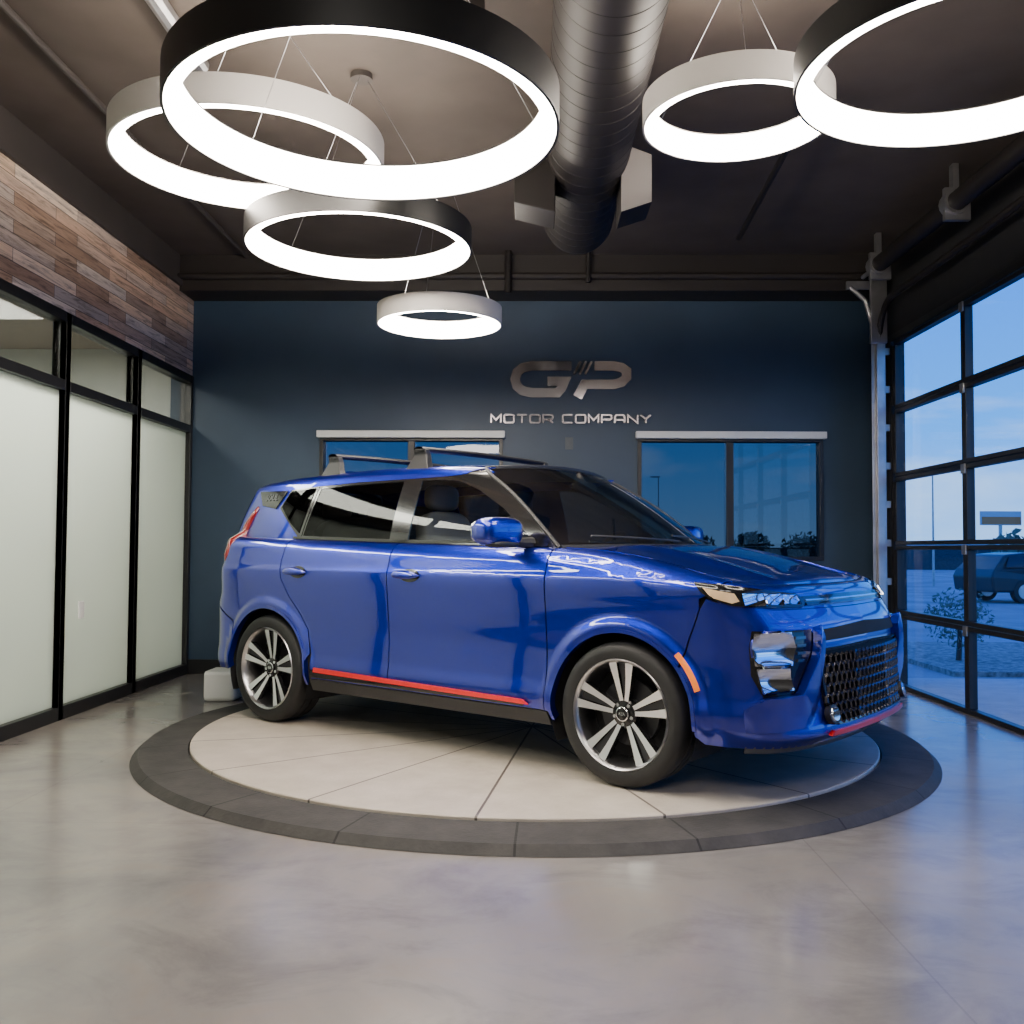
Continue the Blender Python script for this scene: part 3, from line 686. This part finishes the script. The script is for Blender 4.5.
patch(rim,Sraw,'grille_surround',BLACK,car,(-1,1),.02,.03,.03,.02)
patch([(1.02,.293),(SFE,.293),(SFE,.308),(1.05,.308)],Sraw,'accent_stripe',RED,car,(-1,1),.022,.04,.02,.02)
patch([(.60,.226),(SFE,.226),(SFE,.256),(.60,.256)],Sraw,'front_skirt',SKID,car,(-1,1),.0,.04,.02,.02)
patch([(-3.0,.30),(SRE,.27),(SRE,.715),(-3.35,.715),(-3.16,.69),(-2.985,.61)]+arc(-2.6,CZ,AR,155,183,6),Sraw,'rear_bumper',BLUE,car,(-1,1),0,.04,.04)
patch([(-3.35,.725),(SRE,.725),(SRE,1.17),(-3.35,1.17)],Sraw,'tailgate',BLUE,car,(-1,1),0,.05,.04)
b=MB()
def F(u,v):
    z=1.14+(1.50-1.14)*u; t=2*v-1; xe=-3.23+.11*u**1.5; e=Graw(xe,z); return Vector((xe-.06*(1-t*t),e.y*t,z))
b.grid(F,8,16); b.obj('rear_window',TINT,car,smooth=True)
def hood_edge(y):
    lo,hi=.30,SFE
    for _ in range(30):
        mi=(lo+hi)/2; p=Sraw(mi,Tt(mi))
        if p.y>y: lo=mi
        else: hi=mi
    return Sraw(lo,Tt(lo))
ymax=Sraw(.1,Tt(.1)).y
def zh_at(x): return ZH(x+.10*sstep(.3,.75,x))
def hoodF(u,t):
    a=abs(t); y=a*ymax; xr=-.10-.30*a**2
    e=hood_edge(min(y,ymax-.0005)) if a<.999 else Sraw(.34,Tt(.34))
    xf=e.x; x=xr+(xf-xr)*u
    ed=e.z+ (zh_at(x)-zh_at(xf))
    cr=.045*(1-a**2.2)*(1-u**5)
    cr+=.014*math.exp(-((a-.62)/.07)**2)*(1-u**6)*sstep(0,.15,u)
    return Vector((x,math.copysign(y,t),ed+cr+.002-.01*u**30))
b=MB(); b.grid(lambda u,v: hoodF(u**.85 if u<1 else 1,math.sin((2*v-1)*pi/2)),40,72); hd=b.obj('hood',BLUE,car,smooth=True,ang=60)
b=MB(); b.grid(lambda u,v:(lambda t:Vector((-.115-.30*t*t-.10*u,t*.80,1.118-.02*t*t-.035*u)))(2*v-1),3,24); b.obj('cowl_panel',MATTE,car,smooth=True)
Ax=pchip([(0,-.405),(.25,-.55),(.5,-.71),(.75,-.875),(1,-1.04)]); Az=pchip([(0,1.10),(.25,1.222),(.5,1.345),(.75,1.45),(1,1.535)])
def wsF(v,w):
    t=2*w-1; E=Graw(Ax(v),Az(v)); C=Vector((-.13-.80*v,0,1.11+(1.575-1.11)*(v+.16*v*(1-v))))
    return Vector((C.x+(E.x-C.x)*t*t,E.y*t*.995,C.z+(E.z-C.z)*t*t))
b=MB(); b.grid(wsF,20,24); b.obj('windscreen',WSGL,car,smooth=True)
b=MB()
b.tube([wsF(0,w/24)+Vector((.01,0,.004)) for w in range(25)],.012,6); b.tube([wsF(1,w/24) for w in range(25)],.012,6); 
for w in (0,1): b.tube([wsF(v/12,w) for v in range(13)],.012,6)
b.obj('windscreen_seal',MATTE,car,smooth=True)
for ya,yb in ((.55,-.05),(-.05,-.62)):
    b=MB(); p=[]
    for k in range(9):
        y=ya+(yb-ya)*k/8; t=y/.8; v=.03+.06*k/8; q=wsF(v,(t+1)/2); p.append(q+Vector((.012,0,.014)))
    b.tube(p,.006,6); b.obj('wiper',MATTE,car,smooth=True)
def roofF(u,v):
    t=2*v-1; xf=-.93-.11*t*t; xr=-3.20+.07*t*t; x=xf+(xr-xf)*u; xc=max(-3.2,min(-.93,x)); e=Graw(xc,gTG(xc)); return Vector((x,e.y*t,gTG(x)+.042*(1-t*t)-.008*max(0,(u-.93)/.07)))
b=MB(); b.grid(roofF,40,24); b.grid(lambda u,v: roofF(1,v)+Vector((.0+.03*u,0,-.03*u)),2,24); b.obj('roof',BLUE,car,smooth=True,ang=60)
b=MB(); b.grid(lambda u,v: roofF(.02+.95*u,.02+.96*v)-Vector((0,0,.022)),12,12); b.obj('headliner',mat('headliner_cloth',(.6,.6,.57),.9),car,smooth=True)
b=MB(); b.grid(lambda u,v: roofF(1,v)*1+Vector((-.07+.11*u,0,.004-.002*u-.01*(1-u))),2,24); b.obj('roof_spoiler',BLUE,car,smooth=True)
for bx in (-1.56,-2.32):
    b=MB(); zt=1.678
    def F(u,v):
        y=-.62+1.24*u; a=2*pi*v; z=zt+.010*math.sin(pi*u); return Vector((bx+.040*math.cos(a),y,z+.017*math.sin(a)))
    b.grid(F,16,12); cb=b.obj('roof_crossbar',MATTE,car,smooth=True)
    for sd in (-1,1):
        f=MB(); e=Graw(bx,gTG(bx))
        v=[];zz=[(0,.095,.04,e.y+.012),(.035,.075,.035,e.y+.004),(.09,.052,.03,e.y-.012),(.125,.045,.028,.595)]
        for h,lx,ly,yc in zz:
            for (p,q) in ((-1,-1),(1,-1),(1,1),(-1,1)): v.append((bx+p*lx,sd*(yc+q*ly*.7),gTG(bx)-.012+h))
        fc=[(0,1,2,3)[::-1],(12,13,14,15)]
        for k in range(3):
            for j in range(4): fc.append((k*4+j,k*4+(j+1)%4,k*4+4+(j+1)%4,k*4+4+j))
        f.add(v,fc); f.obj('rack_foot',MATTE,cb,bevel=.006,fixn=True)
b=MB(); b.blob((-2.85,0,gTG(-2.85)+.06),(.09,.025,.045),e=.8); b.obj('antenna_fin',BLUE,car,smooth=True)
for sd in (-1,1):
    m_=MB(); m_.blob((-.64,sd*1.0,1.18),(.080,.130,.072),e=.62,nu=32,nv=20,M=Matrix.Rotation(sd*.18,3,'Z')); h=m_.obj('side_mirror',BLUE,car,smooth=True,ang=80)
    m_=MB(); m_.blob((-.712,sd*.99,1.18),(.012,.112,.058),e=.6,M=Matrix.Rotation(sd*.18,3,'Z')); m_.obj('mirror_glass',CHROME,h,smooth=True)
    m_=MB(); m_.blob((-.62,sd*.99,1.118),(.06,.10,.018),e=.7); m_.tube([(-.58,sd*.80,1.125),(-.60,sd*.88,1.128),(-.62,sd*.95,1.14)],[.032,.024,.03],8); m_.obj('mirror_arm',MATTE,h,smooth=True)
def make_wheel(cx,sd,rot):
    w=empty('wheel',(cx,sd*.787,CZ),0,car); 
    M=Matrix.Rotation(pi/2 if sd<0 else -pi/2,4,'X')
    b=MB(); b.lathe([(.250,-.095),(.258,-.110),(.285,-.117),(.316,-.110),(.330,-.092),(.3345,-.06),(.335,-.03),(.327,-.028),(.327,-.022),(.335,-.02),(.335,.02),(.327,.022),(.327,.028),(.335,.03),(.3345,.06),(.330,.092),(.316,.110),(.285,.117),(.258,.110),(.250,.095)],72,0,M)
    b.obj('tyre',RUB,w,smooth=True,ang=40)
    b=MB(); b.lathe([(.250,.095),(.257,.108),(.252,.114),(.243,.106),(.235,.085),(.224,.04),(.210,-.095)],72,0,M); b.obj('rim',SATIN,w,smooth=True)
    b=MB(); b.lathe([(.218,-.02),(.001,-.02)],40,0,M); b.lathe([(.155,-.012),(.155,.012),(.07,.012),(.07,.03),(.001,.03)],40,1,M); b.obj('brake_disc',[DARK,INSERT],w,smooth=True)
    def blade(b,a0,a1,st,m0,m1,dep):
        V=[];n=len(st)
        for k,(r,hw,h) in enumerate(st):
            a=a0+(a1-a0)*(k/(n-1)); e=Vector((math.cos(a),math.sin(a),0)); t=Vector((-math.sin(a),math.cos(a),0))
            for q,hh in ((-hw,h),(hw,h),(hw*1.2,h-dep),(-hw*1.2,h-dep)): V.append(M@(e*r+t*q+Vector((0,0,hh))))
        for k in range(n-1):
            o=k*4
            b.add([V[o],V[o+1],V[o+4+1],V[o+4]],[(0,1,2,3)],m0)
            b.add([V[o+i] for i in range(4)]+[V[o+4+i] for i in range(4)],[(1,2,6,5),(2,3,7,6),(3,0,4,7)],m1)
    for kk in range(5):
        b=MB(); ba=rot+2*pi*kk/5
        for sg_ in (-1,1):
            blade(b,ba+sg_*.22,ba+sg_*.185,[(.045,.010,.066),(.10,.0115,.072),(.17,.015,.084),(.243,.021,.098)],0,1,.035)
        blade(b,ba,ba,[(.06,.008,.058),(.12,.010,.062),(.18,.016,.070),(.238,.024,.080)],2,1,.03)
        b.obj('wheel_spoke',[SPOKE,BLACK,INSERT],w)
    b=MB(); b.lathe([(.066,.03),(.066,.062),(.058,.070),(.034,.072),(.033,.082),(.001,.084)],36,0,M)
    b.lathe([(.034,.0825),(.030,.0835),(.029,.085),(.033,.0825)],36,1,M)
    for k in range(5):
        a=rot+2*pi*(k+.5)/5; c=Vector((.048*math.cos(a),.048*math.sin(a),.068)); b.cyl(M@c,M@(c+Vector((0,0,.008))),.009,n=8,m=1)
    hb=b.obj('wheel_hub',[BLACK,CHROME],w,smooth=True)
    if sd<0:
        me=textmesh('KIA',.022,.0,.0004)
        for v in me.vertices: v.co=Vector((v.co.x,-.0850,v.co.y))
        me.materials.append(CHROME); o=bpy.data.objects.new('badge_lettering',me); o.parent=w; col.objects.link(o)
for cx in (0,-2.6):
    for sd in (-1,1): make_wheel(cx,sd,.31 if cx==0 else .2)
b=MB(); b.box((-3.2,-.49,.22),(.70,.49,.50)); b.box((-2.15,-.84,.25),(-.45,.84,.33)); b.obj('underbody',DARK,car)
for y in (-.38,.38):
    b=MB(); x=-1.35
    b.blob((x+.12,y,.72),(.26,.24,.10),e=.5); b.blob((x-.17,y,1.0),(.07,.23,.32),e=.5,M=Matrix.Rotation(-.2,3,'Y')); b.blob((x-.24,y,1.40),(.05,.13,.08),e=.6); b.cyl((x-.23,y-.05,1.25),(x-.24,y-.05,1.38),.008,n=6); b.cyl((x-.23,y+.05,1.25),(x-.24,y+.05,1.38),.008,n=6)
    b.obj('front_seat',SEAT,car,smooth=True)
b=MB(); b.blob((-2.2,0,.72),(.26,.62,.10),e=.4); b.blob((-2.47,0,1.0),(.07,.62,.30),e=.4)
for y in (-.4,0,.4): b.blob((-2.52,y,1.34),(.05,.11,.06),e=.6)
b.obj('rear_seat',SEAT,car,smooth=True)
DASH=mat('dash_plastic',(.10,.10,.105),.5)
b=MB(); b.grid(lambda u,v: Vector((-.36-.50*math.sin(u*pi/2),(2*v-1)*.74,1.07-(1-math.cos(u*pi/2))*.35)),8,8); b.blob((-.62,.38,1.07),(.14,.18,.05),e=.7); b.obj('dashboard',DASH,car,smooth=True)
b=MB(); M=Matrix.Translation((-.86,.38,1.03))@Matrix.Rotation(-1.15,4,'Y')
b.lathe([(.18+.016*math.cos(a),.016*math.sin(a)) for a in [2*pi*k/8 for k in range(8)]],36,0,M,closed=True)
for a in (0,2.2,-2.2): b.tube([M@Vector((0,0,-.01)),M@Vector((.18*math.cos(a+pi),.18*math.sin(a+pi),0))],.018,6)
b.tube([M@Vector((0,0,0)),M@Vector((0,0,-.25))],.03,8); b.obj('steering_wheel',MATTE,car,smooth=True)
b=MB(); b.blob((-.80,0,1.455),(.02,.12,.035),e=.6); b.cyl((-.80,0,1.48),(-.84,0,1.54),.012,n=8); b.obj('rear_view_mirror',MATTE,car,smooth=True)
def text_on(s,size,F,s0,z0,sd,off,name,m,parent):
    me=textmesh(s,size,0,.001)
    for v in me.vertices:
        q=onsurf(F,s0+(v.co.x if sd<0 else -v.co.x),z0+v.co.y,off); v.co=Vector((q.x,q.y*sd,q.z))
    me.materials.append(m); o=bpy.data.objects.new(name,me); o.parent=parent; col.objects.link(o)
for sd in (-1,1): text_on('SOUL',.062,Graw,-2.83,1.42,sd,.014,'badge_lettering',GUN,car)
b=MB(); b.box((-2.44,7.1,F0),(-2.20,7.35,.20)); prop(b.obj('floor_box',WHITE,bevel=.03),'low white box on the floor behind the car','box')
# ------------------------------------------------------------ outside
ASPH=mat('asphalt',(.30,.31,.33),.8,noise=.3,nscale=.5)
b=MB(); b.box((-120,YB+.15,-.35),(120,160,-.3)); b.box((XR+.12,-40,-.35),(120,YB+.15,-.3)); struct(b.obj('ground_exterior',ASPH),'grey asphalt parking lot outside')
b=MB(); b.box((XR+.12,0,-.3),(XR+1.6,YB+.15,-.04)); struct(b.obj('trim_4',mat('kerb',(.5,.5,.5),.8,noise=.1)),'pale concrete apron outside the overhead door')
b=MB(); b.box((4.8,10.9,-.3),(9.0,14.4,-.24)); struct(b.obj('trim_5',mat('gravel_bed',(.30,.27,.24),.9,noise=.6,nscale=14)),'gravel planting bed beside the lot')
LEAF=mat('leaves',(.13,.16,.10),.8,noise=.3); BARK=mat('bark',(.06,.045,.035),.9)
def plant(name,loc,rx,rz,trunk,n,ls,label,cat,grp):
    b=MB()
    for _ in range(n):
        d=Vector((random.gauss(0,1),random.gauss(0,1),random.gauss(0,1))).normalized()*(random.random()**.4)
        c=Vector((d.x*rx,d.y*rx,trunk+rz+d.z*rz)); u=Vector((random.gauss(0,1),random.gauss(0,1),random.gauss(0,1))).normalized(); w=u.orthogonal().normalized()
        b.add([c-u*ls,c+w*ls*.5,c+u*ls,c-w*ls*.5],[(0,1,2,3)])
    t=empty(name,loc); prop(t,label,cat,grp); f=b.obj('foliage',LEAF,t)
    b=MB(); b.tube([(0,0,0),(.02,0,trunk+rz*.5),(0,.02,trunk+rz)],[.03+trunk*.04,.025+trunk*.03,.01],6); b.obj('trunk',BARK,t)
for (x,y,r) in ((5.35,12.0,.42),(6.9,12.6,.32),(7.9,13.6,.35)): plant('shrub',(x,y,-.24),r,r*.95,.12,600,.035,'loose grey green shrub beside the lot','shrub','shrubs outside the overhead door')
for x,rx in ((-13,1.4),(-9.6,1.2),(-6.2,1.4),(-2.8,1.3),(6.6,.8),(9.4,1.5),(13.0,1.2),(16.4,1.7)): plant('tree',(x,56,-.3),rx,.85,.75,500,.18,'small dark round tree at the edge of the lot','tree','trees beyond the lot')
for x,y in ((22,42),(30,50),(40,58)): plant('tree',(x,y,-.3),1.8,.9,.6,300,.25,'small dark round tree at the edge of the lot','tree','trees beyond the lot')
b=MB(); b.box((-40,70,-.3),(60,70.4,1.25)); prop(b.obj('boundary_wall',mat('dark_hedge',(.05,.06,.07),.9,noise=.3)),'long low dark boundary wall beyond the lot','wall')
def pole(x,y,h):
    b=MB(); b.cyl((0,0,0),(0,0,h),.05,.03,8); b.box((-.5,-.08,h-.08),(.08,.08,h)); o=b.obj('street_lamp',STEEL); o.location=(x,y,-.3); prop(o,'tall thin parking lot lamp post','street lamp','lot lamp posts')
for p in ((16.0,38,4.6),(27,47,5),(8.1,60,6)): pole(*p)
t=empty('billboard',(23.6,48,-.3)); prop(t,'roadside billboard with white and orange panel','billboard')
b=MB(); b.cyl((0,.1,0),(0,.1,2.7),.09,n=8); b.obj('post',STEEL,t)
b=MB(); b.box((-1.0,0,2.7),(1.0,.15,3.4),0); b.box((-.96,-.02,2.74),(.96,0,3.12),1); b.obj('panel',[mat('billboard_white',(.55,.55,.55),.6),mat('orange_panel',(.85,.22,.04),.5)],t)
b=MB(); b.box((34,82,-.3),(60,92,1.9),0)
for k in range(8): b.box((35+3*k,81.9,.3),(36.8+3*k,82,1.2),1)
prop(b.obj('building',[mat('pale_siding',(.35,.38,.42),.8),BLACK]),'low pale commercial building across the lot','building')
t=empty('parked_car',(14.6,27,-.3),math.radians(8)); prop(t,'dark parked suv outside the overhead door','car')
prof=[(-2.3,.30),(-2.36,.72),(-2.25,.92),(-1.85,1.32),(-1.2,1.38),(-.4,1.36),(.1,1.2),(.55,.98),(1.7,.88),(2.2,.72),(2.3,.30)]
b=MB(); nn=len(prof)
hw=lambda z:.92 if z<.99 else .92-(z-.99)*.5
b.add([(x,-hw(z),z) for x,z in prof]+[(x,hw(z),z) for x,z in prof],[tuple(range(nn)),tuple(range(2*nn-1,nn-1,-1))]+[(k,nn+k,nn+(k+1)%nn,(k+1)%nn) for k in range(nn)])
b.obj('body',mat('dark_car_paint',(.012,.014,.02),.4,.2,.3),t,bevel=.06,fixn=True)
b=MB(); b.add([(-1.95,-.93,.98),(.35,-.93,.98),(-.35,-.78,1.30),(-1.75,-.78,1.28)],[(0,1,2,3)]); b.obj('side_window',BLACK,t)
for x in (-1.4,1.45):
    for y in (-.93,.73):
        b=MB(); b.cyl((x,y,.32),(x,y+.2,.32),.32,n=24); b.cyl((x,y-.01,.32),(x,y,.32),.2,n=20,m=1); b.obj('wheel',[RUB,SATIN],t,smooth=True)
# ------------------------------------------------------------ lights
def area(name,loc,rot,sx,sy,p,c=(1,1,1)):
    l=bpy.data.lights.new(name,'AREA'); l.shape='RECTANGLE'; l.size=sx; l.size_y=sy; l.energy=p; l.color=c
    o=bpy.data.objects.new(name,l); o.location=loc; o.rotation_euler=rot; col.objects.link(o); return o
area('office_light',(XL-.8,4.8,2.9),(0,0,0),.5,5.0,380,(1,.96,.86))
area('fill_light',(0,-1.2,3.65),(0,0,0),3.0,1.5,200,(1,.93,.85))  # unseen soft area light, added behind the camera to brighten the car front
w=bpy.data.worlds.new('world'); scene.world=w; w.use_nodes=True; nt=w.node_tree; bg=nt.nodes['Background']
tc=nt.nodes.new('ShaderNodeTexCoord'); sp=nt.nodes.new('ShaderNodeSeparateXYZ'); nt.links.new(tc.outputs['Generated'],sp.inputs[0])
r=nt.nodes.new('ShaderNodeValToRGB'); e=r.color_ramp.elements; e[0].position=0; e[0].color=(.20,.46,.92,1); e[1].position=.6; e[1].color=(.002,.10,.66,1)
x=e.new(.12); x.color=(.035,.30,.96,1); x=e.new(.3); x.color=(.006,.19,.92,1)
nt.links.new(sp.outputs[2],r.inputs['Fac'])
mp=nt.nodes.new('ShaderNodeMapping'); mp.inputs['Scale'].default_value=(1.5,1.5,6); nt.links.new(tc.outputs['Generated'],mp.inputs[0])
n=nt.nodes.new('ShaderNodeTexNoise'); n.inputs['Scale'].default_value=2.6; n.inputs['Detail'].default_value=9; n.inputs['Distortion'].default_value=.3; nt.links.new(mp.outputs[0],n.inputs['Vector'])
cr=nt.nodes.new('ShaderNodeValToRGB'); cr.color_ramp.elements[0].position=.52; cr.color_ramp.elements[0].color=(0,0,0,1); cr.color_ramp.elements[1].position=.70; cr.color_ramp.elements[1].color=(.7,.7,.7,1); nt.links.new(n.outputs['Fac'],cr.inputs['Fac'])
mx=nt.nodes.new('ShaderNodeMix'); mx.data_type='RGBA'; nt.links.new(cr.outputs['Color'],mx.inputs[0]); nt.links.new(r.outputs['Color'],mx.inputs[6]); mx.inputs[7].default_value=(.42,.62,.94,1)
nt.links.new(mx.outputs[2],bg.inputs['Color']); bg.inputs['Strength'].default_value=2.6
# ------------------------------------------------------------ camera
cd=bpy.data.cameras.new('camera'); cam=bpy.data.objects.new('camera',cd); col.objects.link(cam)
cd.sensor_width=36; cd.sensor_fit='HORIZONTAL'; cd.lens=950/1024*36; cd.clip_end=500
Mx=Matrix.Translation((0,0,1.13))@Matrix.Rotation(math.radians(1.08),4,'Z')@Matrix.Rotation(math.radians(90+2.17),4,'X')@Matrix.Rotation(math.radians(.3),4,'Z')
cam.matrix_world=Mx
scene.camera=cam
